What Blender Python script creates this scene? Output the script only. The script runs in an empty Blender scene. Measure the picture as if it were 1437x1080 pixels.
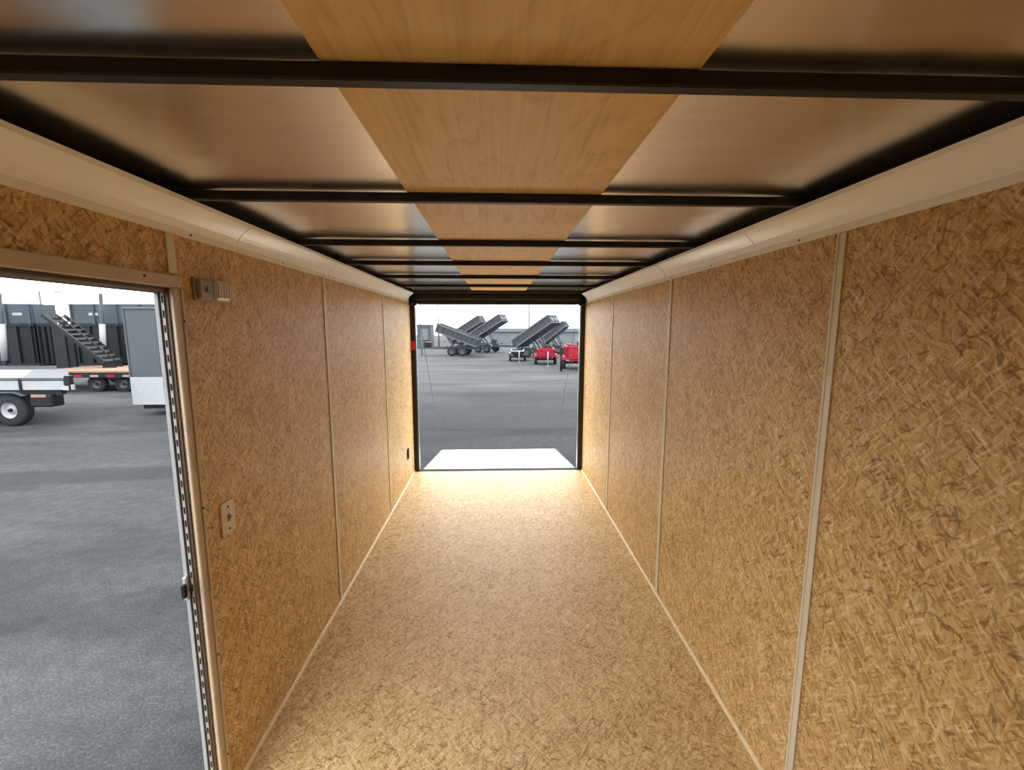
import bpy, math, random
from mathutils import Vector, Matrix

random.seed(7)
S = bpy.context.scene
COL = S.collection

# ------------------------------------------------------------------ camera
def set_camera():
    f, yaw, p, r = 600.0, .036, .1333, .0008
    fw = Vector((math.sin(yaw)*math.cos(p), math.cos(yaw)*math.cos(p), -math.sin(p)))
    rt = Vector((math.cos(yaw), -math.sin(yaw), 0))
    up = rt.cross(fw)
    rt, up = rt*math.cos(r)+up*math.sin(r), -rt*math.sin(r)+up*math.cos(r)
    cd = bpy.data.cameras.new('camera')
    cd.sensor_fit = 'HORIZONTAL'; cd.sensor_width = 36.0; cd.lens = f/1437*36.0
    cd.clip_start = .02; cd.clip_end = 500
    cam = bpy.data.objects.new('camera', cd); COL.objects.link(cam)
    m = Matrix((rt, up, -fw)).transposed().to_4x4()
    m.translation = Vector((-.0216, 0, 1.7411))
    cam.matrix_world = m
    S.camera = cam
set_camera()

# ------------------------------------------------------------------ overcast sky, exposure
world = bpy.data.worlds.new('overcast_sky'); S.world = world
world.use_nodes = True
bg = world.node_tree.nodes['Background']
bg.inputs['Color'].default_value = (.93, .975, 1.0, 1)
bg.inputs['Strength'].default_value = 6.4
vs = S.view_settings
vs.view_transform = 'Standard'; vs.look = 'None'; vs.gamma = 1.0; vs.use_curve_mapping = False
vs.exposure = 0.0

# ------------------------------------------------------------------ node helpers
class NT:
    def __init__(s, name):
        s.m = bpy.data.materials.new(name); s.m.use_nodes = True
        s.t = s.m.node_tree; s.n = s.t.nodes; s.l = s.t.links
        s.b = s.n['Principled BSDF']
    def new(s, kind, **kw):
        n = s.n.new(kind)
        for k, v in kw.items(): setattr(n, k, v)
        return n
    def put(s, sock, v):
        if hasattr(v, 'is_linked') or isinstance(v, bpy.types.NodeSocket): s.l.new(v, sock)
        else: sock.default_value = v
    def math(s, op, a, b=0.0, c=0.0, clamp=False):
        n = s.new('ShaderNodeMath', operation=op, use_clamp=clamp)
        s.put(n.inputs[0], a); s.put(n.inputs[1], b)
        if op in ('MULTIPLY_ADD', 'COMPARE'): s.put(n.inputs[2], c)
        return n.outputs[0]
    def vmath(s, op, a, b=(0, 0, 0)):
        n = s.new('ShaderNodeVectorMath', operation=op)
        s.put(n.inputs[0], a); s.put(n.inputs[1], b)
        return n.outputs[0]
    def mix(s, fac, a, b):
        n = s.new('ShaderNodeMix', data_type='FLOAT')
        s.put(n.inputs[0], fac); s.put(n.inputs[2], a); s.put(n.inputs[3], b)
        return n.outputs[0]
    def mixc(s, fac, a, b, blend='MIX'):
        n = s.new('ShaderNodeMix', data_type='RGBA', blend_type=blend)
        s.put(n.inputs[0], fac)
        s.put(n.inputs[6], (*a, 1) if isinstance(a, tuple) and len(a) == 3 else a)
        s.put(n.inputs[7], (*b, 1) if isinstance(b, tuple) and len(b) == 3 else b)
        return n.outputs[2]
    def ramp(s, fac, stops):
        n = s.new('ShaderNodeValToRGB'); s.put(n.inputs[0], fac)
        cr = n.color_ramp
        while len(cr.elements) < len(stops): cr.elements.new(.5)
        for e, (p, c) in zip(cr.elements, stops):
            e.position = p; e.color = (*c, 1) if len(c) == 3 else c
        return n.outputs[0]
    def noise(s, vec, scale, detail=2, rough=.5, dist=0.0):
        n = s.new('ShaderNodeTexNoise'); s.put(n.inputs['Vector'], vec)
        n.inputs['Scale'].default_value = scale; n.inputs['Detail'].default_value = detail
        n.inputs['Roughness'].default_value = rough; n.inputs['Distortion'].default_value = dist
        return n.outputs[0]
    def mapping(s, vec, rot=(0, 0, 0), scale=(1, 1, 1), loc=(0, 0, 0)):
        n = s.new('ShaderNodeMapping'); s.put(n.inputs[0], vec)
        n.inputs['Location'].default_value = loc
        n.inputs['Rotation'].default_value = rot; n.inputs['Scale'].default_value = scale
        return n.outputs[0]
    def obj(s): return s.new('ShaderNodeTexCoord').outputs['Object']
    def bump(s, h, strength=.3, dist=.002):
        n = s.new('ShaderNodeBump'); s.put(n.inputs['Height'], h)
        n.inputs['Strength'].default_value = strength; n.inputs['Distance'].default_value = dist
        s.l.new(n.outputs[0], s.b.inputs['Normal'])
    def set(s, **kw):
        for k, v in kw.items():
            k = k.replace('_', ' ')
            if k == 'Base Color' and isinstance(v, tuple) and len(v) == 3: v = (*v, 1)
            s.put(s.b.inputs[k], v)
        return s.m

def plain(name, col, rough=.5, metal=0.0, var=.12, scale=9.0, coat=0.0, spec=.5):
    t = NT(name)
    n = t.noise(t.obj(), scale, 4, .6)
    f = t.ramp(n, [(.3, (1-var,)*3), (.7, (1+var*.6,)*3)])
    c = t.mixc(1.0, (*col, 1), f, 'MULTIPLY')
    t.set(Base_Color=c, Roughness=rough, Metallic=metal)
    t.b.inputs['Specular IOR Level'].default_value = spec
    if coat: t.b.inputs['Coat Weight'].default_value = coat
    return t.m

def osb(name, plane, stops, rough=.52, contrast=.95):
    """oriented strand board: overlapping flakes, each with its own tone and direction"""
    t = NT(name)
    o = t.obj()
    sep = t.new('ShaderNodeSeparateXYZ'); t.l.new(o, sep.inputs[0])
    cmb = t.new('ShaderNodeCombineXYZ')
    a, b = plane
    t.l.new(sep.outputs[a], cmb.inputs[0]); t.l.new(sep.outputs[b], cmb.inputs[1])
    oi = t.new('ShaderNodeObjectInfo')
    uv = t.vmath('ADD', cmb.outputs[0], t.vmath('SCALE', oi.outputs['Location'], (0, 0, 0)))
    off = t.new('ShaderNodeVectorMath', operation='SCALE'); t.l.new(oi.outputs['Location'], off.inputs[0]); off.inputs[3].default_value = 3.71
    uv = t.vmath('ADD', uv, off.outputs[0])
    wob = t.new('ShaderNodeTexNoise'); t.l.new(uv, wob.inputs['Vector']); wob.inputs['Scale'].default_value = 26
    wv = t.new('ShaderNodeVectorMath', operation='SCALE'); t.l.new(t.vmath('SUBTRACT', wob.outputs[1], (.5, .5, .5)), wv.inputs[0]); wv.inputs[3].default_value = .012
    uv = t.vmath('ADD', uv, wv.outputs[0])
    val = None
    layers = [(.15, 14, 66, 0), (1.1, 19, 110, .4), (2.4, 17, 95, .45), (.55, 24, 150, .5), (2.0, 21, 125, .5), (2.85, 27, 180, .55), (1.5, 25, 160, .6), (.85, 30, 200, .65), (2.3, 26, 190, .7)]
    for i, (ang, su, sv, thr) in enumerate(layers):
        vr = t.new('ShaderNodeVectorRotate', rotation_type='Z_AXIS'); t.l.new(uv, vr.inputs['Vector']); vr.inputs['Angle'].default_value = ang
        mp = t.mapping(vr.outputs[0], scale=(su, sv, 1), loc=(i*3.3, i*7.1, 0))
        v = t.new('ShaderNodeTexVoronoi', voronoi_dimensions='2D'); t.l.new(mp, v.inputs['Vector']); v.inputs['Scale'].default_value = 1.0
        sc = t.new('ShaderNodeSeparateColor'); t.l.new(v.outputs['Color'], sc.inputs[0])
        x = sc.outputs[0]
        if i < 3:
            grain = t.noise(t.mapping(vr.outputs[0], scale=(14, 260, 1)), 1.0, 2, .6)
            x = t.math('ADD', t.math('MULTIPLY', x, .7), t.math('MULTIPLY', grain, .3))
        if val is None: val = x
        else: val = t.mix(t.math('MULTIPLY', t.math('GREATER_THAN', sc.outputs[1], thr), .7), val, x)
    big = t.noise(uv, 3.0, 3, .55)
    val = t.math('ADD', val, t.math('MULTIPLY', t.math('SUBTRACT', big, .5), .3))
    val = t.math('ADD', t.math('MULTIPLY', t.math('SUBTRACT', val, .5), contrast), .5, clamp=True)
    c = t.ramp(val, stops)
    # sparse dark bark flakes and pale strands
    for ang, su, sv, thr, colr, amt in ((.4, 34, 170, .982, (.14, .075, .03), .55), (1.9, 26, 140, .986, (.16, .105, .055), .5), (2.7, 42, 230, .975, (.20, .095, .034), .55),
                                        (.9, 30, 180, .96, (.86, .69, .42), .38), (2.2, 26, 160, .965, (.84, .68, .44), .34)):
        vr = t.new('ShaderNodeVectorRotate', rotation_type='Z_AXIS'); t.l.new(uv, vr.inputs['Vector']); vr.inputs['Angle'].default_value = ang
        v = t.new('ShaderNodeTexVoronoi', voronoi_dimensions='2D'); t.l.new(t.mapping(vr.outputs[0], scale=(su, sv, 1), loc=(su, sv, 0)), v.inputs['Vector']); v.inputs['Scale'].default_value = 1.0
        sc = t.new('ShaderNodeSeparateColor'); t.l.new(v.outputs['Color'], sc.inputs[0])
        c = t.mixc(t.math('MULTIPLY', t.math('GREATER_THAN', sc.outputs[2], thr), amt), c, colr)
    t.set(Base_Color=c, Roughness=rough)
    t.b.inputs['Specular IOR Level'].default_value = .3
    t.bump(val, .12, .002)
    return t.m

def plywood(name):
    t = NT(name)
    o = t.obj()
    w = t.noise(t.mapping(o, scale=(1.0, .28, 1)), 5.0, 3, .5, .6)
    rings = t.math('FRACT', t.math('MULTIPLY', w, 9.0))
    rings = t.ramp(rings, [(0, (.28,)*3), (.14, (.55,)*3), (.8, (.85,)*3), (1, (.28,)*3)])
    fine = t.noise(t.mapping(o, scale=(90, 2.2, 1)), 1.0, 3, .6)
    v = t.math('ADD', t.math('MULTIPLY', rings, .35), t.math('MULTIPLY', fine, .65))
    c = t.ramp(v, [(.25, (.52, .31, .105)), (.5, (.68, .44, .165)), (.8, (.77, .54, .235))])
    t.set(Base_Color=c, Roughness=.55)
    return t.m

def galvanised(name):
    t = NT(name)
    o = t.obj()
    n = t.noise(o, 1.7, 2, .5, .4)
    sm = t.noise(t.mapping(o, scale=(3, 40, 1)), 1.0, 2, .5)
    c = t.ramp(sm, [(.3, (.84, .82, .78)), (.7, (.90, .88, .84))])
    t.set(Base_Color=c, Roughness=.24, Metallic=1.0)
    t.bump(n, .55, .02)
    return t.m

def asphalt(name):
    t = NT(name)
    o = t.obj()
    agg = t.noise(o, 70, 3, .75)
    mid = t.noise(o, 9, 4, .65)
    patch = t.noise(t.mapping(o, rot=(0, 0, .2), scale=(.35, 1.0, 1)), .55, 4, .6, .4)
    v = t.math('ADD', t.math('MULTIPLY', agg, .55), t.math('ADD', t.math('MULTIPLY', mid, .2), t.math('MULTIPLY', patch, .25)))
    c = t.ramp(v, [(.27, (.016, .0163, .0165)), (.5, (.050, .0508, .0515)), (.73, (.125, .1265, .127))])
    dark = t.ramp(patch, [(.36, (.62,)*3), (.5, (1, 1, 1)), (.7, (1.1,)*3)])
    c = t.mixc(1.0, c, dark, 'MULTIPLY')
    # an old tar-coloured paving strip past the side door
    sep = t.new('ShaderNodeSeparateXYZ'); t.l.new(o, sep.inputs[0])
    d = t.math('ADD', sep.outputs[1], t.math('MULTIPLY', sep.outputs[0], -.12))
    d = t.math('ADD', d, t.math('MULTIPLY', t.noise(o, 1.3, 2), .25))
    d = t.math('ABSOLUTE', t.math('SUBTRACT', d, 6.85))
    left = t.math('LESS_THAN', sep.outputs[0], -2.0)
    band = t.math('MULTIPLY', t.ramp(d, [(.25, (1, 1, 1)), (.36, (0, 0, 0))]), left)
    c = t.mixc(t.math('MULTIPLY', band, .45), c, (.022, .0225, .024))
    # darker asphalt behind the ramp, fading outwards with a noisy edge
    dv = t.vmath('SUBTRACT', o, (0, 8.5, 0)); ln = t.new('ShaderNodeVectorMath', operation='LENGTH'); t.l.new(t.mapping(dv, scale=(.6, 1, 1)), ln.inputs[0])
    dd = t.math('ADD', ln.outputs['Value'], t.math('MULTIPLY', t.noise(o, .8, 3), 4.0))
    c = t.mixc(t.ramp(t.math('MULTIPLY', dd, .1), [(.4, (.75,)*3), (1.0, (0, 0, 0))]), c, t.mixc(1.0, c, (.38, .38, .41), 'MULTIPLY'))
    rough = t.mix(t.ramp(patch, [(.4, (1, 1, 1)), (.6, (0, 0, 0))]), .92, .7)
    t.set(Base_Color=c, Roughness=rough)
    t.b.inputs['Specular IOR Level'].default_value = .03
    t.bump(agg, .5, .006)
    return t.m

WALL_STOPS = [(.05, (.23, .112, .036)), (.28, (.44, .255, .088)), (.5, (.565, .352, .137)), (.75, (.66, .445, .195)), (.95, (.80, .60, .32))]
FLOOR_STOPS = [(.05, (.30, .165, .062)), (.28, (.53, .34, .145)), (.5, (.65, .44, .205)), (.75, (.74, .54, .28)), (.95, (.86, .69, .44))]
M = dict(
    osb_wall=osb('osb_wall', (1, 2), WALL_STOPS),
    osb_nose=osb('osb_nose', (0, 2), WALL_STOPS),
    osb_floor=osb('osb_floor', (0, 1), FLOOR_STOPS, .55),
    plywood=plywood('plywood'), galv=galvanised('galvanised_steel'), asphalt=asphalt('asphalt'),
    black_steel=plain('black_steel', (.022, .020, .018), .45, 0, .3, 20, spec=0.2),
    frame_black=plain('frame_black', (.028, .029, .031), .35, spec=0.2),
    cove=plain('white_cove_metal', (.90, .88, .82), .25, 0, .02, 3),
    strip=plain('tan_seam_strip', (.68, .60, .45), .45, 0, .08),
    casing=plain('tan_casing', (.52, .42, .30), .45, 0, .1),
    bead=plain('pale_bead', (.74, .58, .36), .55, 0, .1, 30),
    skin=plain('white_skin', (.72, .73, .74), .35, 0, .05),
    alu=plain('aluminium', (.72, .73, .75), .35, .8, .06),
    rubber=plain('black_rubber', (.012, .012, .012), .7, spec=0.12),
    screw=plain('dark_screw', (.03, .028, .025), .4, .5),
    lens=plain('frosted_lens', (.50, .44, .35), .15, 0, .06, 40, .6),
    lens_base=plain('lamp_base', (.26, .215, .16), .35, 0, .1),
    jamb_dark=plain('dark_jamb', (.07, .05, .035), .5), jamb_grey=plain('grey_jamb', (.34, .31, .27), .45), flange=plain('door_flange', (.30, .31, .32), .5, spec=.2),
    switch=plain('switch_plate', (.62, .52, .40), .4, 0, .05),
    toggle=plain('switch_toggle', (.22, .18, .14), .4),
    ramp=plain('ramp_board', (.80, .78, .72), .7, 0, .06, 12),
    red=plain('red_paint', (0.2160, 0.0086, 0.0173), .4, 0, .12, 5, spec=0.12),
    red_lamp=plain('red_lamp_lens', (.60, .02, .01), .2),
    wire=plain('wire_cable', (.10, .10, .105), .6, 0, spec=.1),
    tblack=plain('trailer_black', (0.0101, 0.0108, 0.0122), .4, 0, .25, 3, spec=0.12),
    tgrey=plain('trailer_grey', (0.0396, 0.0432, 0.0497), .5, 0, .2, 3, spec=0.12),
    tlight=plain('trailer_pale_steel', (0.0720, 0.0756, 0.0828), .5, 0, .15, 3, spec=0.12),
    bluegrey=plain('slate_side_panel', (0.0396, 0.0490, 0.0612), .4, 0, .2, 2, spec=0.12),
    egrey=plain('grey_panel', (0.0540, 0.0598, 0.0662), .35, 0, .06, 1, spec=0.12),
    tire=plain('tire_rubber', (.018, .018, .019), .75, spec=0.12),
    rim=plain('pale_rim', (0.0720, 0.0756, 0.0792), .4, .2, spec=0.12),
    white=plain('white_paint', (0.2448, 0.2520, 0.2592), .5, 0, .08, spec=0.12),
    deckw=plain('white_deck', (0.2160, 0.1980, 0.1764), .6, 0, .15, 6, spec=0.12),
    deckp=plain('pink_wood_deck', (0.2088, 0.1296, 0.0900), .7, 0, .15, 6, spec=0.12),
    tape=plain('reflective_tape', (0.2160, 0.1584, 0.1656), .4, 0, .1, spec=0.12),
    build=plain('pale_warehouse_wall', (0.1368, 0.1476, 0.1548), .8, 0, .05, .3, spec=0.12),
    roofp=plain('pale_warehouse_roof', (0.1080, 0.1188, 0.1260), .7, 0, .05, .3, spec=0.12),
    shed=plain('slate_shed', (0.0540, 0.0648, 0.0792), .7, 0, .1, 1, spec=0.12),
    pole=plain('light_pole_grey', (0.1008, 0.1080, 0.1152), .6, spec=0.12),
    green=plain('green_bin', (0.0360, 0.0864, 0.0648), .6, spec=0.12),
    maroon=plain('maroon_bin', (0.0864, 0.0360, 0.0432), .6, spec=0.12),
)

# ------------------------------------------------------------------ mesh helpers
class MB:
    def __init__(s): s.v = []; s.f = []; s.sm = []
    def add(s, vs, fs, smooth=False):
        o = len(s.v); s.v += [tuple(v) for v in vs]
        s.f += [tuple(i+o for i in f) for f in fs]; s.sm += [smooth]*len(fs)
        return s
    def box(s, lo, hi, bev=0.0, mat=None):
        (x0, y0, z0), (x1, y1, z1) = lo, hi
        if bev <= 0:
            vs = [(x, y, z) for x in (x0, x1) for y in (y0, y1) for z in (z0, z1)]
            fs = [(0, 1, 3, 2), (4, 6, 7, 5), (0, 4, 5, 1), (2, 3, 7, 6), (0, 2, 6, 4), (1, 5, 7, 3)]
        else:
            b = min(bev, (x1-x0)*.49, (y1-y0)*.49, (z1-z0)*.49)
            vs = []; idx = {}
            for i, (x, sx) in enumerate(((x0, 1), (x1, -1))):
                for j, (y, sy) in enumerate(((y0, 1), (y1, -1))):
                    for k, (z, sz) in enumerate(((z0, 1), (z1, -1))):
                        idx[i, j, k] = len(vs)
                        vs += [(x, y+sy*b, z+sz*b), (x+sx*b, y, z+sz*b), (x+sx*b, y+sy*b, z)]
            fs = []
            for i in (0, 1):
                q = [idx[i, 0, 0], idx[i, 1, 0], idx[i, 1, 1], idx[i, 0, 1]]; fs.append(tuple(q if i else q[::-1]))
                q = [idx[0, i, 0]+1, idx[0, i, 1]+1, idx[1, i, 1]+1, idx[1, i, 0]+1]; fs.append(tuple(q if i else q[::-1]))
                q = [idx[0, 0, i]+2, idx[1, 0, i]+2, idx[1, 1, i]+2, idx[0, 1, i]+2]; fs.append(tuple(q if i else q[::-1]))
            for i in (0, 1):
                for j in (0, 1):
                    q = (idx[i, j, 0], idx[i, j, 1], idx[i, j, 1]+1, idx[i, j, 0]+1); fs.append(q if (i == j) else q[::-1])
                    q = (idx[i, 0, j]+2, idx[i, 0, j], idx[i, 1, j], idx[i, 1, j]+2); fs.append(q if (i != j) else q[::-1])
                    q = (idx[0, i, j]+1, idx[0, i, j]+2, idx[1, i, j]+2, idx[1, i, j]+1); fs.append(q if (i == j) else q[::-1])
            for (i, j, k), n in idx.items():
                q = (n, n+1, n+2); fs.append(q if (i+j+k) % 2 == 1 else q[::-1])
        if mat is not None: vs = [tuple(mat @ Vector(v)) for v in vs]
        return s.add(vs, fs)
    def bar(s, a, b, w, h, up=(0, 0, 1)):
        a, b = Vector(a), Vector(b); d = (b-a); L = d.length; d.normalize()
        sd = d.cross(Vector(up))
        if sd.length < 1e-4: sd = d.cross(Vector((0, 1, 0)))
        sd.normalize(); u = sd.cross(d)
        m = Matrix((d, sd, u)).transposed().to_4x4(); m.translation = a
        return s.box((0, -w/2, -h/2), (L, w/2, h/2), 0, m)
    def tube(s, pts, r, n=10, cap=True):
        pts = [Vector(p) for p in pts]; rings = []
        for i, p in enumerate(pts):
            d = (pts[min(i+1, len(pts)-1)]-pts[max(i-1, 0)]).normalized()
            a = Vector((0, 0, 1)) if abs(d.z) < .9 else Vector((0, 1, 0))
            u = d.cross(a).normalized(); w = d.cross(u)
            rr = r[i] if isinstance(r, (list, tuple)) else r
            rings.append([p+(u*math.cos(2*math.pi*k/n)+w*math.sin(2*math.pi*k/n))*rr for k in range(n)])
        vs = [v for q in rings for v in q]; fs = []
        for i in range(len(pts)-1):
            for k in range(n):
                fs.append((i*n+k, i*n+(k+1) % n, (i+1)*n+(k+1) % n, (i+1)*n+k))
        s.add(vs, fs, True)
        if cap:
            s.add(rings[0], [tuple(range(n))]); s.add(rings[-1], [tuple(range(n))[::-1]])
        return s
    def lathe(s, prof, axis='y', c=(0, 0, 0), n=24):
        """prof: (radius, along) pairs"""
        vs = []
        for k in range(n):
            a = 2*math.pi*k/n
            for r, h in prof:
                p = {'y': (r*math.cos(a), h, r*math.sin(a)), 'x': (h, r*math.cos(a), r*math.sin(a)), 'z': (r*math.cos(a), r*math.sin(a), h)}[axis]
                vs.append((p[0]+c[0], p[1]+c[1], p[2]+c[2]))
        m = len(prof); fs = []
        for k in range(n):
            for i in range(m-1):
                fs.append((k*m+i, ((k+1) % n)*m+i, ((k+1) % n)*m+i+1, k*m+i+1))
        return s.add(vs, fs, True)
    def prism(s, poly, y0, y1, smooth=False):
        """poly of (x, z) extruded along y"""
        n = len(poly)
        vs = [(x, y0, z) for x, z in poly]+[(x, y1, z) for x, z in poly]
        s.add(vs, [(i, (i+1) % n, n+(i+1) % n, n+i) for i in range(n)], smooth)
        s.add(vs, [tuple(range(n))[::-1], tuple(range(n, 2*n))])
        return s
    def mesh(s, name, mat):
        me = bpy.data.meshes.new(name); me.from_pydata(s.v, [], s.f)
        me.polygons.foreach_set('use_smooth', s.sm)
        me.materials.append(mat); me.validate()
        import bmesh
        b = bmesh.new(); b.from_mesh(me); bmesh.ops.remove_doubles(b, verts=b.verts, dist=1e-5)
        bmesh.ops.recalc_face_normals(b, faces=b.faces); b.to_mesh(me); b.free()
        return me
    def build(s, name, mat, parent=None, loc=(0, 0, 0), rot=(0, 0, 0)):
        return link(name, s.mesh(name, mat), parent, loc, rot)

def link(name, me, parent=None, loc=(0, 0, 0), rot=(0, 0, 0)):
    o = bpy.data.objects.new(name, me); COL.objects.link(o)
    o.location = loc; o.rotation_euler = rot; o.parent = parent
    return o
def empty(name, loc=(0, 0, 0), rz=0.0):
    o = link(name, None, None, loc, (0, 0, rz)); o.empty_display_size = .2
    return o
def tag(o, label, cat, group=None, kind=None):
    o['label'] = label; o['category'] = cat
    if group: o['group'] = group
    if kind: o['kind'] = kind
    return o
def struct(o, label, cat): return tag(o, label, cat, None, 'structure')
def copy_tree(o, parent=None):
    c = o.copy(); COL.objects.link(c); c.parent = parent
    for ch in list(o.children): copy_tree(ch, c)
    return c
def box(name, lo, hi, mat, parent=None, bev=0.0):
    """a box part whose origin is its low corner"""
    mb = MB().box((0, 0, 0), tuple(b-a for a, b in zip(lo, hi)), bev)
    return mb.build(name, mat, parent, lo)

# ------------------------------------------------------------------ trailer shell
HW = 1.025            # half width between the board faces
GZ = -.33             # yard surface below the trailer floor
Y0, Y1 = -.30, 5.07   # straight walls
NOSE = -1.15          # tip of the V nose
ROOF = 2.166
DOOR0, DOOR1, DOORZ = .44, 1.36, 1.842

# yard
gm = MB()
N = 60
for i in range(1): gm.add([(-110, -60, 0), (110, -60, 0), (110, 120, 0), (-110, 120, 0)], [(0, 1, 2, 3)])
gm.box((-110, -60, -.3), (110, 120, -.001))
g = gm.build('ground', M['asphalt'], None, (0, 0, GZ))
struct(g, 'grey worn asphalt yard around the open trailer', 'asphalt yard')

# floor
fl = MB()
fl.prism([(-HW-.05, -.03), (HW+.05, -.03), (HW+.05, 0), (-HW-.05, 0)], Y0, Y1)
fl.add([(-HW-.05, Y0, 0), (0, NOSE, 0), (HW+.05, Y0, 0), (-HW-.05, Y0, -.03), (0, NOSE, -.03), (HW+.05, Y0, -.03)],
       [(0, 1, 2), (3, 5, 4), (0, 3, 4, 1), (1, 4, 5, 2)])
flo = fl.build('floor', M['osb_floor'])
struct(flo, 'strand board trailer floor brightening towards the rear ramp', 'floor')
box('sill_edge', (-.965, Y1+.0005, -.06), (.965, Y1+.075, .004), M['rubber'], flo)

def shell_wall(side):
    s = side; nm = 'wall_left' if s < 0 else 'wall_right'
    xo0, xo1 = (HW+.0225, HW+.031)
    def X(a, b): return (min(s*a, s*b), max(s*a, s*b))
    w = MB(); x0, x1 = X(xo0, xo1)
    if s < 0:
        w.box((x0, Y0, -.1), (x1, DOOR0-.02, 2.19)); w.box((x0, DOOR1+.02, -.1), (x1, Y1+.06, 2.19))
        w.box((x0, DOOR0-.02, DOORZ+.02), (x1, DOOR1+.02, 2.19)); w.box((x0, DOOR0-.02, -.1), (x1, DOOR1+.02, -.02))
    else:
        w.box((x0, Y0, -.1), (x1, Y1+.06, 2.19))
    wo = w.build(nm, M['skin'])
    struct(wo, 'left strand board wall holding the open side door' if s < 0 else 'right strand board wall of four panels with tan seam strips', 'wall')
    a, b = X(HW, HW+.008)
    def panel(ya, yb, za, zb): box('strand_board_panel', (a, ya, za), (b, yb, zb), M['osb_wall'], wo)
    seams = [1.395, 2.575, 3.885] if s < 0 else [1.303, 2.578, 3.865]
    gap = .002
    zt = 2.075
    if s < 0:
        panel(Y0, DOOR0-.015, .0, zt); panel(DOOR0-.015+gap, seams[0]-gap, DOORZ+.02, zt)
        panel(seams[0]+gap, seams[1]-gap, 0, zt)
        panel(DOOR1+.012, seams[0]-gap, 0, DOORZ+.02-gap)
    else:
        panel(Y0, .02-gap, 0, zt); panel(.02+gap, seams[0]-gap, 0, zt); panel(seams[0]+gap, seams[1]-gap, 0, zt)
    panel(seams[1]+gap, seams[2]-gap, 0, zt); panel(seams[2]+gap, Y1-.003, 0, zt)
    # studs close the joints behind the boards
    xa, xb = X(HW+.0085, HW+.022)
    for y in [Y0+.03]+([.02] if s > 0 else [])+seams+[Y1-.03]:
        if s < 0 and y == seams[0]:
            box('stud', (xa, DOOR1+.012, 0), (xb, y+.03, ROOF-.02), M['black_steel'], wo)
        else: box('stud', (xa, y-.02, 0), (xb, y+.02, ROOF-.02), M['black_steel'], wo)
    # seam strips: raised tan metal with two folded edges
    xa, xb = X(HW-.005, HW)
    for i, y in enumerate(seams):
        if s < 0 and i == 0: box('seam_strip', (xa, y-.018, 1.9055), (xb, y+.018, 2.027), M['strip'], wo, .002)
        else:
            st = box('seam_strip', (xa, y-.0185, .018), (xb, y+.0185, 2.027), M['strip'], wo, .002)
            xc, xd = X(HW-.0065, HW-.0052)
            r = box('strip_ridge', (xc-xa, .024, 0), (xd-xa, .033, 2.009), M['strip'], st, .0004)
    # black top rail behind the cove
    xa, xb = X(HW+.0, HW+.0215)
    box('top_rail', (xa, Y0, 2.08), (xb, Y1, ROOF-.001), M['black_steel'], wo)
    return wo
WL = shell_wall(-1); WR = shell_wall(1)

# V nose behind the camera
nose = MB()
for s in (-1, 1):
    a = Vector((s*(HW+.05), Y0, 0)); b = Vector((0, NOSE, 0)); t = Vector((0, -.02, 0))
    vs = [a, b, b+t, a+t]; vs = [tuple(v) for v in vs]+[(v[0], v[1], ROOF) for v in vs]
    nose.add(vs, [(0, 1, 5, 4), (1, 2, 6, 5), (2, 3, 7, 6), (3, 0, 4, 7), (0, 3, 2, 1), (4, 5, 6, 7)])
no = nose.build('wall_front', M['osb_nose'])
struct(no, 'strand board V nose closing the front of the trailer', 'wall')

# ceiling: galvanised sheet, plywood strip, steel bows
ce = MB()
ce.box((-HW-.06, Y0, ROOF), (HW+.06, Y1+.06, ROOF+.012))
ce.add([(-HW-.06, Y0, ROOF), (0, NOSE-.03, ROOF), (HW+.06, Y0, ROOF), (-HW-.06, Y0, ROOF+.012), (0, NOSE-.03, ROOF+.012), (HW+.06, Y0, ROOF+.012)],
       [(0, 2, 1), (3, 4, 5), (0, 1, 4, 3), (1, 2, 5, 4)])
ceo = ce.build('ceiling', M['galv'])
struct(ceo, 'shiny galvanised roof sheet crossed by black steel bows', 'ceiling')
bows = [-.62, .06, .762, 1.427, 2.158, 2.808, 3.543, 4.275, 4.98]
bm = MB().box((-HW, -.0135, 0), (HW, .0135, .0275), .003).mesh('roof_bow', M['black_steel'])
for y in bows:
    if y < Y0: continue
    link('roof_bow', bm, ceo, (0, y, 2.1325))
# plywood boards butt above the bows
ply_y = [Y0, 1.427, 3.543, Y1-.01]
for a, b in zip(ply_y[:-1], ply_y[1:]):
    box('plywood_board', (-.300, a+.0015, 2.1605), (.313, b-.0015, ROOF-.001), M['plywood'], ceo)

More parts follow.
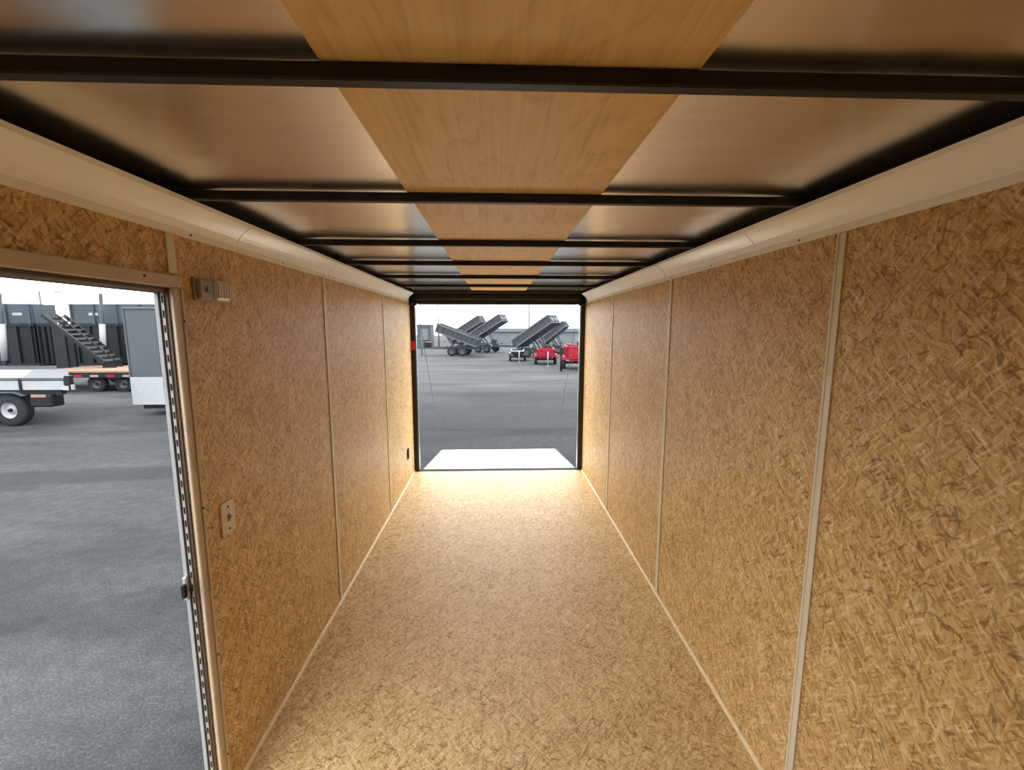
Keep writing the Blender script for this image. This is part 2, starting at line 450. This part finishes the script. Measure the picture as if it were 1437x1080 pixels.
# coves along the top of both walls
def cove(side, n, joint):
    s = side
    prof = [(0, 2.028), (.0005, 2.051), (.006, 2.0625), (.0135, 2.0755), (.0225, 2.0875), (.033, 2.098), (.0435, 2.1065), (.0535, 2.1135), (.063, 2.119), (.063, 2.1315)]
    th = .0025
    inner = prof; outer = []
    for i, (o, z) in enumerate(prof):
        p, q = prof[max(i-1, 0)], prof[min(i+1, len(prof)-1)]
        dx, dz = q[0]-p[0], q[1]-p[1]; L = math.hypot(dx, dz)
        outer.append((o+dz/L*th, z-dx/L*th))
    poly = [(s*(HW-.0006-o), z) for o, z in outer]+[(s*(HW-.0006-o), z) for o, z in inner[::-1]]
    root = empty('trim_%d' % n)
    struct(root, ('left' if s < 0 else 'right')+' white curved metal cove between wall and roof', 'trim')
    for ya, yb in ((Y0, joint-.003), (joint+.003, 4.955)):
        MB().prism(poly, ya, yb).build('cove_section', M['cove'], root)
    band = [(s*(HW-.0006-o-.0011*(1 if 0 < i < 8 else .2)), z-.0009) for i, (o, z) in enumerate(outer[1:-1])]+[(s*(HW-.0006-o), z) for o, z in inner[-2:0:-1]]
    MB().prism(band, 1.735, 1.752).build('seam_band', M['cove'], root)
    # overlapping joint clip behind the seam
    clip = [(s*(HW-.0004-o*.97), z+.0012) for o, z in inner]+[(s*(HW+.001-o*.90), z+.004) for o, z in inner[::-1]]
    MB().prism(clip, joint-.02, joint+.02).build('joint_clip', M['black_steel'], root)
    for y in [.55, 1.49, 2.1, 2.58, 2.72, 3.3, 3.9, 4.45, 4.9]:
        MB().lathe([(.0001, 0), (.0042, 0), (.0036, .002), (.0001, .0028)], 'x', n=10).build('screw', M['screw'], root, (s*(HW-.0028), y, 2.040), (0, 0, 0 if s < 0 else math.pi))
    return root
cove(-1, 1, 2.65); cove(1, 2, 2.665)

# pale bead where floor meets the walls
for s, nm in ((-1, 'baseboard_left'), (1, 'baseboard_right')):
    pts = [(0, 0), (.011, 0), (.0095, .005), (.005, .0115), (0, .014)]
    b = MB().prism([(s*(HW-o), z) for o, z in pts], (DOOR1+.06 if s < 0 else Y0), Y1-.001).build(nm, M['bead'])
    struct(b, ('left' if s < 0 else 'right')+' pale bead along the foot of the wall', 'baseboard')

# rear frame
rf = MB().box((-HW-.06, Y1+.001, 2.012), (HW+.06, Y1+.06, ROOF-.001), .004)
rfo = rf.build('wall_rear', M['frame_black'])
struct(rfo, 'black steel frame around the rear ramp opening', 'door frame')
for s in (-1, 1):
    xa, xb = sorted((s*.972, s*(HW+.022)))
    box('frame_post', (xa, Y1+.002, -.06), (xb, Y1+.06, 2.0115), M['frame_black'], rfo, .004)
    xa, xb = sorted((s*.967, s*.9715))
    box('post_edge_trim', (xa, Y1+.035, .01), (xb, Y1+.058, 2.0), M['alu'], rfo)
    xa, xb = sorted((s*.94, s*1.022))
    box('corner_bracket', (xa, Y1-.06, 1.994), (xb, Y1+.0005, 2.021), M['frame_black'], rfo, .003)
    MB().tube([(s*.985, Y1-.03, 2.03), (s*.985, Y1-.03, 2.10)], .022, 12).build('cable_drum', M['black_steel'], rfo)
box('header_lip', (-.935, Y1+.045, 2.006), (.935, Y1+.056, 2.0115), M['alu'], rfo)
box('header_tube', (-.95, Y1-.035, 2.06), (.95, Y1, 2.125), M['black_steel'], rfo, .008)
ml = empty('marker_lamp', (-.9985, Y1+.001, 1.53))
tag(ml, 'small red marker lamp on the left rear door post', 'marker lamp')
MB().box((-.03, -.006, -.06), (.03, 0, .06), .002).build('base', M['rubber'], ml)
MB().box((-.026, -.018, -.055), (.026, -.006, .055), .006).build('lens', M['red_lamp'], ml)

# ramp door lying open on the yard
ry0, ry1, rz0, rz1 = Y1+.092, 6.93, -.004, -.272
rl = math.hypot(ry1-ry0, rz1-rz0); ra = math.atan2(rz1-rz0, ry1-ry0)
rd = empty('door_2', (0, ry0, rz0)); rd.rotation_euler = (ra, 0, 0)
struct(rd, 'lowered rear ramp door with pale board surface', 'ramp door')
nb = 1
MB().box((-.925, .012, -.03), (.945, rl, 0), .002).build('ramp_board', M['ramp'], rd)
for xa, xb in ((-.95, -.926), (.946, .97)):
    MB().box((xa, .012, -.05), (xb, rl, -.004), .003).build('side_frame', M['frame_black'], rd)
MB().box((-.95, rl, -.048), (.97, rl+.02, -.003), .003).build('end_frame', M['frame_black'], rd)
MB().tube([(-.95, 0, -.02), (.97, 0, -.02)], .014, 10).build('hinge_tube', M['rubber'], rd)
for s, x in ((-1, -.935), (1, .955)):
    a = Vector((s*.948, Y1+.03, 1.99)); b = Vector((x, ry1-.02, rz1+.02))
    inv = Matrix.Rotation(-ra, 4, 'X')
    la, lb = inv @ (a-Vector((0, ry0, rz0))), inv @ (b-Vector((0, ry0, rz0)))
    MB().tube([la, lb], .0035, 6).build('lift_cable', M['wire'], rd)

# side door frame in the left wall
d1 = empty('door_1', (-HW, DOOR1, 0))
struct(d1, 'open side doorway with tan casing in the left wall', 'doorway')
def dpart(name, lo, hi, mat, bev=0.0):
    o = (-HW, DOOR1, 0)
    return box(name, tuple(a-b for a, b in zip(lo, o)), tuple(a-b for a, b in zip(hi, o)), mat, d1, bev)
cx0, cx1 = -HW+.0003, -HW+.014
dpart('side_casing', (cx0, 1.372, .0), (cx1, 1.414, 1.8615), M['casing'], .003)
dpart('casing_ridge', (cx1, 1.401, .0), (cx1+.004, 1.411, 1.86), M['casing'], .0015)
dpart('side_casing', (cx0, DOOR0-.055, .0), (cx1, DOOR0-.013, 1.8615), M['casing'], .003)
dpart('top_casing', (cx0, DOOR0-.055, 1.862), (cx1, 1.414, 1.9), M['casing'], .003)
# jamb layers from inside to outside
for (xa, xb, yin, mat, nm) in ((-1.034, -1.0255, 1.367, M['jamb_dark'], 'jamb_liner'), (-1.043, -1.0345, 1.362, M['jamb_grey'], 'jamb_step'),
                               (-1.048, -1.0435, 1.366, M['rubber'], 'door_seal'), (-1.060, -1.0485, 1.358, M['flange'], 'outer_flange')):
    dpart(nm, (xa, yin, -.02), (xb, 1.3715, 1.861), mat)
    dz = yin-1.36
    dpart(nm, (xa, DOOR0-.0125, -.02), (xb, DOOR0-dz, 1.861), mat)
    dpart(nm, (xa, DOOR0-.01, 1.846+dz), (xb, yin-.0005, 1.861), mat)
dpart('threshold', (-1.06, DOOR0-.01, -.045), (-1.026, 1.371, -.0305), M['alu'])
# perforated seal channel reads as dark slots
slot = MB().box((0, 0, 0), (.004, .0015, .022)).mesh('seal_slot', M['rubber'])
for k in range(40):
    link('seal_slot', slot, d1, (-1.0405+HW, 1.3605-DOOR1, .06+k*.045))
for nm, lo, hi, mt in (('strike_plate', (-1.058, 1.345, .845), (-1.046, 1.3575, .925), M['alu']), ('striker', (-1.056, 1.332, .86), (-1.042, 1.3445, .905), M['rubber'])):
    dpart(nm, lo, hi, mt, .002)
sm = MB().lathe([(.0001, 0), (.0042, 0), (.0036, .002), (.0001, .0028)], 'x', n=10).mesh('screw', M['screw'])
for y, z in ((1.404, 1.76), (1.404, 1.14), (1.404, .6), (1.404, .2), (1.265, 1.885), (.8, 1.885)):
    link('screw', sm, d1, (.0175, y-DOOR1, z))

# ------------------------------------------------------------------ fittings on the left wall
lt = empty('dome_light', (-HW, 1.557, 1.868))
tag(lt, 'small clear rectangular lamp above the switch by the doorway', 'lamp')
MB().box((0, -.083, -.038), (.012, .083, .038), .003).build('base', M['lens_base'], lt)
MB().box((.012, -.078, -.033), (.026, -.008, .033), .004).build('housing', M['lens_base'], lt)
ln = MB().box((.012, -.006, -.033), (.034, .079, .033), .009).build('lens', M['lens'], lt)
for k in range(5): MB().box((.034, .002+k*.015, -.024), (.0355, .008+k*.015, .024), .0005).build('lens_rib', M['lens'], ln)
MB().box((.026, -.05, -.01), (.032, -.03, .01), .002).build('rocker', M['toggle'], lt)
sw = empty('light_switch', (-HW, 1.5475, 1.041))
tag(sw, 'beige toggle switch plate on the wall beside the doorway', 'switch')
MB().box((0, -.04, -.063), (.006, .04, .063), .003).build('plate', M['switch'], sw)
MB().box((.006, -.008, -.014), (.008, .008, .014), .0008).build('toggle_slot', M['toggle'], sw)
MB().bar((.006, 0, 0), (.02, 0, .008), .007, .009).build('toggle', M['switch'], sw)
for z in (-.042, .042): link('screw', sm, sw, (.0062, 0, z))
vt = empty('wall_vent', (-HW, 4.70, .335))
tag(vt, 'small black vent low on the left wall near the ramp', 'vent')
MB().box((0, -.035, -.06), (.012, .035, .06), .006).build('body', M['rubber'], vt)
for k in range(4): MB().box((.012, -.026, -.042+k*.024), (.016, .026, -.031+k*.024), .001).build('louver', M['black_steel'], vt)

# ------------------------------------------------------------------ yard vehicles
tire_me = MB().lathe([(.17, -.1), (.30, -.1), (.335, -.08), (.345, -.04), (.345, .04), (.335, .08), (.30, .1), (.17, .1)], 'y', n=28).mesh('tire', M['tire'])
rim_me = MB().lathe([(.0001, -.05), (.07, -.06), (.08, -.03), (.14, -.03), (.165, -.09), (.175, -.09), (.175, .09), (.165, .09), (.14, .03), (.08, .03), (.07, .06), (.0001, .05)], 'y', n=28).mesh('rim', M['rim'])
rimw_me = rim_me.copy(); rimw_me.materials[0] = M['white']
hub_me = MB().lathe([(.0001, -.095), (.035, -.095), (.045, -.05), (.045, .05), (.035, .095), (.0001, .095)], 'y', n=12).mesh('hub', M['tblack'])
def wheel(parent, x, y, z=.345, sc=1.0, rim=None):
    t = link('tire', tire_me, parent, (x, y, z*sc)); t.scale = (sc,)*3
    r = link('rim', rim or rim_me, t); link('hub', hub_me, t)
    return t

def dump_trailer(label, loc, rz, bed_angle, mat, L=4.2, W=2.0, side=.75, rail=None, upper=None, front=None, group='dump trailers in the yard', jack=None, tongue=True, sc=1.0, tail=True):
    """tongue along +x, bed hinged at the rear"""
    r = empty('dump_trailer', (loc[0], loc[1], GZ), rz)
    r.scale = (sc,)*3
    tag(r, label, 'dump trailer', group)
    fz = .62
    rail = rail or M['tlight']
    f = MB()
    for y in (-.42, .42): f.box((-L/2, y-.04, fz-.14), (L/2+.1, y+.04, fz))
    for k in range(6): f.box((-L/2+.1+k*(L-.2)/5-.03, -.38, fz-.1), (-L/2+.1+k*(L-.2)/5+.03, .38, fz-.03))
    f.build('frame', mat, r)
    if tongue:
        t = MB()
        for y in (-.42, .42): t.bar((L/2, y, fz-.08), (L/2+1.25, y*.12, fz-.08), .07, .12)
        t.box((L/2+1.2, -.06, fz-.13), (L/2+1.45, .06, fz-.02))
        t.build('tongue', mat, r)
        MB().box((L/2+.3, -.3, fz-.02), (L/2+.75, .3, fz+.36), .03).build('pump_box', M['tblack'], r)
    if tongue or jack:
        j = MB().tube([(L/2+1.0, .11, .05), (L/2+1.0, .11, fz+.45)], .04, 8); j.box((L/2+.9, .02, 0), (L/2+1.1, .2, .05))
        if not tongue: j.bar((L/2-.1, .11, fz-.08), (L/2+1.1, .11, fz-.08), .07, .1)
        j.build('jack', jack or M['tlight'], r)
    for x in (-.45, .35):
        for y in (-W/2+.13, W/2-.13): wheel(r, x-.2, y)
        MB().tube([(x-.2, -W/2+.2, .345), (x-.2, W/2-.2, .345)], .04, 8).build('axle', M['tblack'], r)
    for s in (-1, 1):
        fe = MB(); pr = [(-1.15, .55), (-.95, .74), (.45, .74), (.65, .55)]
        for (xa, za), (xb, zb) in zip(pr[:-1], pr[1:]): fe.bar((xa, s*(W/2-.12), za), (xb, s*(W/2-.12), zb), .26, .02)
        fe.build('fender', mat, r)
    # bed, hinged
    a = bed_angle; H = Matrix.Translation((-L/2, 0, fz+.02)) @ Matrix.Rotation(-a, 4, 'Y')
    b = MB(); t = .03
    hw = W/2-.27
    b.box((0, -hw, 0), (L, hw, .08), 0, H)
    b.box((0, -hw, .08), (L, -hw+t, side), 0, H); b.box((0, hw-t, .08), (L, hw, side), 0, H)
    b.box((L-t, -hw, .08), (L, hw, side), 0, H)
    if tail: b.box((0, -hw, .08), (t, hw, side), 0, H)
    bed = b.build('bed', mat, r)
    rb = MB()
    for y in (-hw-.03, hw+.03):
        rb.box((0, y-.035, side-.08), (L, y+.035, side+.03), 0, H)
        rb.box((0, y-.03, -.02), (L, y+.03, .08), 0, H)
    rb.box((L-.02, -hw, side-.08), (L+.05, hw, side+.03), 0, H)
    rb.build('top_rail', rail, bed)
    nr = 9
    for s in (-1, 1):
        for k in range(nr):
            x = .15+k*(L-.3)/(nr-1)
            MB().box((x-.03, s*(hw+.03)-.03, .08), (x+.03, s*(hw+.03)+.03, side-.08), 0, H).build('side_rib', mat, bed)
    for k in range(3):
        y = -hw+.2+k*(hw*2-.4)/2
        MB().box((L, y-.04, .06), (L+.05, y+.04, side-.08), 0, H).build('front_rib', mat, bed)
    if front:
        for s in (-1, 1): MB().box((L+.002, s*hw*.5-hw*.36, .16), (L+.03, s*hw*.5+hw*.36, side-.16), 0, H).build('front_panel', front, bed)
    if upper:
        u0 = side+.032
        um = MB()
        um.box((0, -hw-.04, u0), (L, -hw+.0, u0+upper[0]), 0, H); um.box((0, hw, u0), (L, hw+.04, u0+upper[0]), 0, H)
        um.box((L-.03, -hw, u0), (L+.02, hw, u0+upper[0]), 0, H); um.box((0, -hw, u0), (.03, hw, u0+upper[0]), 0, H)
        um.build('side_extension', upper[1], bed)
        for k in range(6):
            x = .08+k*(L-.16)/5
            for s in (-1, 1): MB().box((x-.03, s*(hw+.065)-.025, u0-.05), (x+.03, s*(hw+.065)+.025, u0+upper[0]), 0, H).build('extension_stake', upper[1], bed)
        for k in range(3):
            x = .7+k*1.5
            MB().box((x, -hw-.048, u0+upper[0]*.4), (x+.34, -hw-.0405, u0+upper[0]*.4+.1), 0, H).build('decal', M['white'], bed)
    if a > .1:
        e = H @ Vector((L*.55, 0, 0))
        for y in (-.2, .2):
            MB().tube([(L*.12, y, fz-.05), ((L*.12+e.x)/2, y, (fz+e.z)/2), (e.x, y, e.z)], [.075, .06, .05], 10).build('hydraulic_ram', M['tlight'], r)
        for y in (-.3, .3):
            e2 = H @ Vector((L*.35, y, 0)); MB().bar((-L*.05, y, fz-.02), (e2.x, e2.y, e2.z), .07, .1).build('scissor_arm', mat, r)
    return r

# beyond the rear opening
TIP = 'tipped dump trailers behind the ramp'
dump_trailer('grey dump trailer with its bed tipped up towards the left', (-3.05, 32.5), math.radians(172), math.radians(20), M['tgrey'], L=3.3, side=.62, group=TIP)
dump_trailer('grey dump trailer tipped up to the right, behind the left-tipped one', (-.6, 36.4), math.radians(-25), math.radians(30), M['tgrey'], L=3.9, side=.62, front=M['tlight'], group=TIP)
dump_trailer('farthest grey tipped dump trailer behind the crossing pair', (-2.6, 42.5), math.radians(-20), math.radians(30), M['tgrey'], L=3.9, side=.7, group=TIP)
dump_trailer('grey dump trailer tipped up behind the black and red trailers', (3.1, 30.2), math.radians(-32), math.radians(32), M['tgrey'], L=3.3, side=.62, front=M['tlight'], group=TIP)
dump_trailer('short grey tipped dump trailer behind the two red trailers', (5.0, 34.6), math.radians(-25), math.radians(38), M['tgrey'], L=2.5, W=1.8, side=.5, group=TIP)
dump_trailer('low black dump trailer with white rim beside the red one', (1.3, 27.0), math.radians(-92), 0, M['tblack'], L=2.6, W=1.65, side=.38, rail=M['white'], group='low dump trailers behind the ramp', jack=M['white'], sc=.66, tongue=False)
dump_trailer('low red dump trailer with white jack beside the black one', (2.8, 24.6), math.radians(-95), 0, M['red'], L=2.6, W=1.75, side=.52, rail=M['red'], group='low dump trailers behind the ramp', jack=M['white'], front=M['red'], sc=.75, tongue=False)
dump_trailer('taller red dump trailer cut off by the right rear door post', (4.1, 21.7), math.radians(-95), 0, M['red'], L=2.6, W=1.9, side=.72, rail=M['red'], group='low dump trailers behind the ramp', jack=M['tblack'], front=M['red'], sc=.85, tongue=False)

def light_pole(label, x, y, h, arm, rz=0):
    r = empty('light_pole', (x, y, GZ), rz); tag(r, label, 'light pole', 'light poles far across the yard')
    MB().tube([(0, 0, 0), (0, 0, h)], [.09, .05], 8).build('pole', M['pole'], r)
    MB().bar((0, 0, h-.05), (arm, 0, h-.02), .05, .05).build('arm', M['pole'], r)
    MB().box((arm-.1, -.12, h-.08), (arm+.35, .12, h-.01), .02).build('lamp_head', M['pole'], r)
light_pole('thin light pole above the tipped trailer nearest the black one', 3.4, 45.5, 7.0, 1.0)
light_pole('thin light pole over the slate shed on the left', -6.1, 45.5, 6.6, -1.0)
light_pole('thin light pole seen through the side doorway', -30.3, 30.0, 4.45, 1.0)

# black post with box by the red trailers
bp = empty('yard_post', (3.05, 20.2, GZ)); tag(bp, 'black post standing between the two red trailers', 'post')
MB().tube([(0, 0, 0), (0, 0, 1.1)], .055, 10).build('post', M['tblack'], bp)
MB().box((-.08, -.06, .75), (.08, .06, 1.15), .02).build('box', M['tblack'], bp)
MB().lathe([(.0001, 0), (.14, 0), (.14, .02), (.06, .03), (.06, .05)], 'z', n=14).build('foot', M['tblack'], bp)

# far warehouse and shed
wh = empty('warehouse', (6, 60, GZ)); tag(wh, 'long pale warehouse in haze across the yard', 'building')
box('wall', (-13, 0, 0), (30, 14, 1.55), M['build'], wh)
MB().prism([(-13.4, 1.5), (30.4, 1.5), (30.4, 1.95), (-13.4, 1.95)], -.4, 14.4).build('roof', M['roofp'], wh)
for k in range(9): box('roller_door', (-11+k*4.5, -.06, 0), (-8.6+k*4.5, -.005, 1.25), M['roofp'], wh)
sh = empty('shed', (-7.9, 47, GZ)); tag(sh, 'slate coloured shed left of the tipped trailers', 'building')
box('wall', (-.75, 0, 0), (.75, 2.5, 2.3), M['shed'], sh)
MB().prism([(-.8, 2.3), (.8, 2.3), (.8, 2.42), (-.8, 2.42)], -.1, 2.6).build('roof', M['roofp'], sh)
box('door', (-.35, -.04, 0), (.45, -.004, 1.9), M['roofp'], sh)
for i, (x, m, nm) in enumerate(((-8.3, 'green', 'green'), (-7.3, 'maroon', 'maroon'))):
    wb = empty('waste_bin', (x, 45.4, GZ)); tag(wb, '%s waste bin in front of the slate shed' % nm, 'bin')
    MB().box((-.4, -.35, .06), (.4, .35, .75), .04).build('body', M[m], wb)
    MB().box((-.43, -.38, .75), (.43, .38, .82), .02).build('lid', M[m], wb)

# beyond the side door --------------------------------------------------
en = empty('enclosed_trailer', (-7.5, 10.2, GZ)); tag(en, 'grey enclosed cargo trailer with bright lower stone guard', 'cargo trailer')
MB().box((-1.05, .02, .26), (1.05, 4.6, 2.51), .03).build('body', M['egrey'], en)
MB().box((-1.055, -.004, .27), (1.055, .019, .92), .004).build('stone_guard', M['white'], en)
for k in range(1, 3):
    x = -1.05+k*.7; MB().box((x-.006, .012, .93), (x+.006, .0195, 2.47), .002).build('panel_seam', M['egrey'], en)
MB().box((-1.07, .0, 2.47), (1.07, 4.62, 2.53), .012).build('roof_edge', M['egrey'], en)
for s in (-1, 1):
    MB().box((s*1.052-.02, .005, .28), (s*1.052+.02, .05, 2.49), .006).build('corner_post', M['egrey'], en)
for y in (2.4, 3.2):
    for s in (-1, 1):
        t = wheel(en, s*.95, y, .33, .95); t.rotation_euler = (0, 0, math.pi/2)
MB().box((-.9, .1, .16), (.9, 4.5, .255)).build('chassis', M['tblack'], en)
MB().tube([(.0, .06, 0), (.0, .06, .25)], .03, 8).build('front_stand', M['tblack'], en)

fb = empty('flatbed_trailer', (-8.9, 9.1, GZ)); tag(fb, 'near black flatbed trailer with pale deck and white side rail', 'flatbed trailer', 'flatbed trailers outside the side door')
dz = 1.02
def plan(poly, z0, z1):
    n = len(poly); m = MB()
    return m.add([(x, y, z0) for x, y in poly]+[(x, y, z1) for x, y in poly], [tuple(range(n))[::-1], tuple(range(n, 2*n))]+[(i, (i+1) % n, n+(i+1) % n, n+i) for i in range(n)])
plan([(-5, .1), (-1.0, .1), (-2.7, 1.95), (-5, 1.95)], dz-.06, dz).build('deck', M['deckw'], fb)
plan([(-.99, .1), (-.05, .1), (-1.85, 1.95), (-2.69, 1.95)], dz-.06, dz+.01).build('tail_plate', M['tgrey'], fb)
MB().box((-5.0, .0, dz-.03), (0, .06, dz+.02), .006).build('rub_rail', M['tlight'], fb)
MB().box((-5.0, .02, dz-.24), (-.1, .05, dz-.045), .006).build('side_rail', M['white'], fb)
for k in range(4): MB().box((-.98-k*1.15, -.005, dz-.25), (-.93-k*1.15, .018, dz+.0), .004).build('stake_pocket', M['tblack'], fb)
MB().box((-5.0, .06, dz-.34), (-.2, .16, dz-.245)).build('frame_rail', M['tblack'], fb)
MB().box((-5.0, 1.85, dz-.34), (-2.0, 1.95, dz-.07)).build('frame_rail', M['tblack'], fb)
MB().box((-.06, -.01, dz-.26), (.05, .09, dz+.06), .01).build('rear_bumper', M['tblack'], fb)
MB().box((.051, .0, dz-.24), (.07, .08, dz-.13), .006).build('tail_lamp', M['white'], fb)
MB().box((-.09, -.03, dz-.24), (.03, -.012, dz-.15), .004).build('side_reflector', M['white'], fb)
MB().box((-.82, .0, .42), (-.38, .3, .68), .03).build('tool_box', M['tblack'], fb)
MB().box((-.76, -.012, .63), (-.46, -.001, .69), .003).build('box_decal', M['deckp'], fb)
for x in (-1.32, -2.1): wheel(fb, x, .16, rim=rimw_me)
for x in (-3.0, -3.8): wheel(fb, x, 1.8, rim=rimw_me)
for xa, xb in ((-1.32, -3.0), (-2.1, -3.8)): MB().tube([(xa, .2, .345), (xb, 1.8, .345)], .04, 8).build('axle', M['tblack'], fb)
fe = MB()
for (xa, za), (xb, zb) in (((-2.75, .5), (-2.55, .735)), ((-2.55, .735), (-1.1, .735)), ((-1.1, .735), (-.92, .66))): fe.bar((xa, .12, za), (xb, .12, zb), .28, .02)
fe.build('fender', M['tlight'], fb)

fw_ = empty('flatbed_trailer', (-13.4, 14.0, GZ)); tag(fw_, 'farther flatbed trailer with pinkish wood deck and reflective tape', 'flatbed trailer', 'flatbed trailers outside the side door')
MB().box((-1.2, 0, .64), (3.6, 2.0, .70), .004).build('deck', M['deckp'], fw_)
MB().box((-5.0, 0, .632), (-1.21, 2.0, .70), .004).build('front_deck', M['tgrey'], fw_)
for y in (.0, 1.9): MB().box((-5.0, y, .48), (3.6, y+.1, .63)).build('frame_rail', M['tblack'], fw_)
for k in range(8): MB().box((-.55+k*.5, -.012, .5), (-.3+k*.5, -.001, .57), .001).build('reflective_tape', M['tape'] if k % 2 == 0 else M['red'], fw_)
for x in (.4, 1.25):
    for y in (.3, 1.7): wheel(fw_, x, y, .3, .85)
for x in (-3.8, 2.9): MB().box((x-.05, .9, 0), (x+.05, 1.0, .48)).build('stand', M['tblack'], fw_)

# stake posts with pale sleeves
for i, (x, lb) in enumerate(((-18.25, 'white-sleeved post cut off at the left edge of the side doorway'), (-14.7, 'white-sleeved post in front of the second slate-sided dump trailer'))):
    p = empty('yard_post', (x, 16.45, GZ)); 
    p.rotation_euler = (0, .07, 0)
    tag(p, lb, 'post', 'white-sleeved posts outside the side door')
    MB().tube([(0, 0, 0), (0, 0, 3.3)], .055, 10).build('pole', M['tgrey'], p)
    MB().tube([(0, 0, .85), (0, 0, 2.2)], .095, 12).build('sleeve', M['white'], p)

# high sided black dump trailers, parked across
dump_trailer('black dump trailer with slate upper sides at the left edge of the doorway', (-19.6, 17.3), 0, 0, M['tblack'], L=4.4, W=1.35, side=1.55, rail=M['tblack'], upper=(.72, M['bluegrey']), group='slate-sided dump trailers outside the side door', tongue=False)
dump_trailer('black dump trailer with slate upper sides behind the grey cargo trailer', (-13.9, 17.3), 0, 0, M['tblack'], L=4.3, W=1.35, side=1.55, rail=M['tblack'], upper=(.72, M['bluegrey']), group='slate-sided dump trailers outside the side door', tongue=False)

# stand-up ladder ramps leaning down to the right
for i, (dy, dx, lb) in enumerate(((0, 0, 'near black ladder ramp sloping between the two slate-sided dump trailers'), (.5, -.2, 'far black ladder ramp sloping between the two slate-sided dump trailers'))):
    r = empty('ladder_ramp', (-15.0+dx, 15.1+dy, GZ+.70)); tag(r, lb, 'ramp', 'ladder ramps outside the side door')
    a = Vector((-.05, 0, 1.78)); b = Vector((1.75, 0, .16))
    for y in (-.22, .22): MB().bar((a.x, y, a.z), (b.x, y, b.z), .05, .12).build('rail', M['tblack'], r)
    for k in range(11):
        q = a.lerp(b, (k+.5)/11); MB().bar((q.x, -.24, q.z+.02), (q.x, .24, q.z+.02), .06, .06).build('rung', M['tlight'], r)
    MB().bar((b.x-.03, 0, .0), (b.x-.03, 0, b.z), .4, .08, up=(0, 1, 0)).build('foot', M['tblack'], r)
    MB().bar((a.x+.25, 0, 0), (a.x+.25, 0, a.z-.3), .4, .08, up=(0, 1, 0)).build('prop', M['tblack'], r)
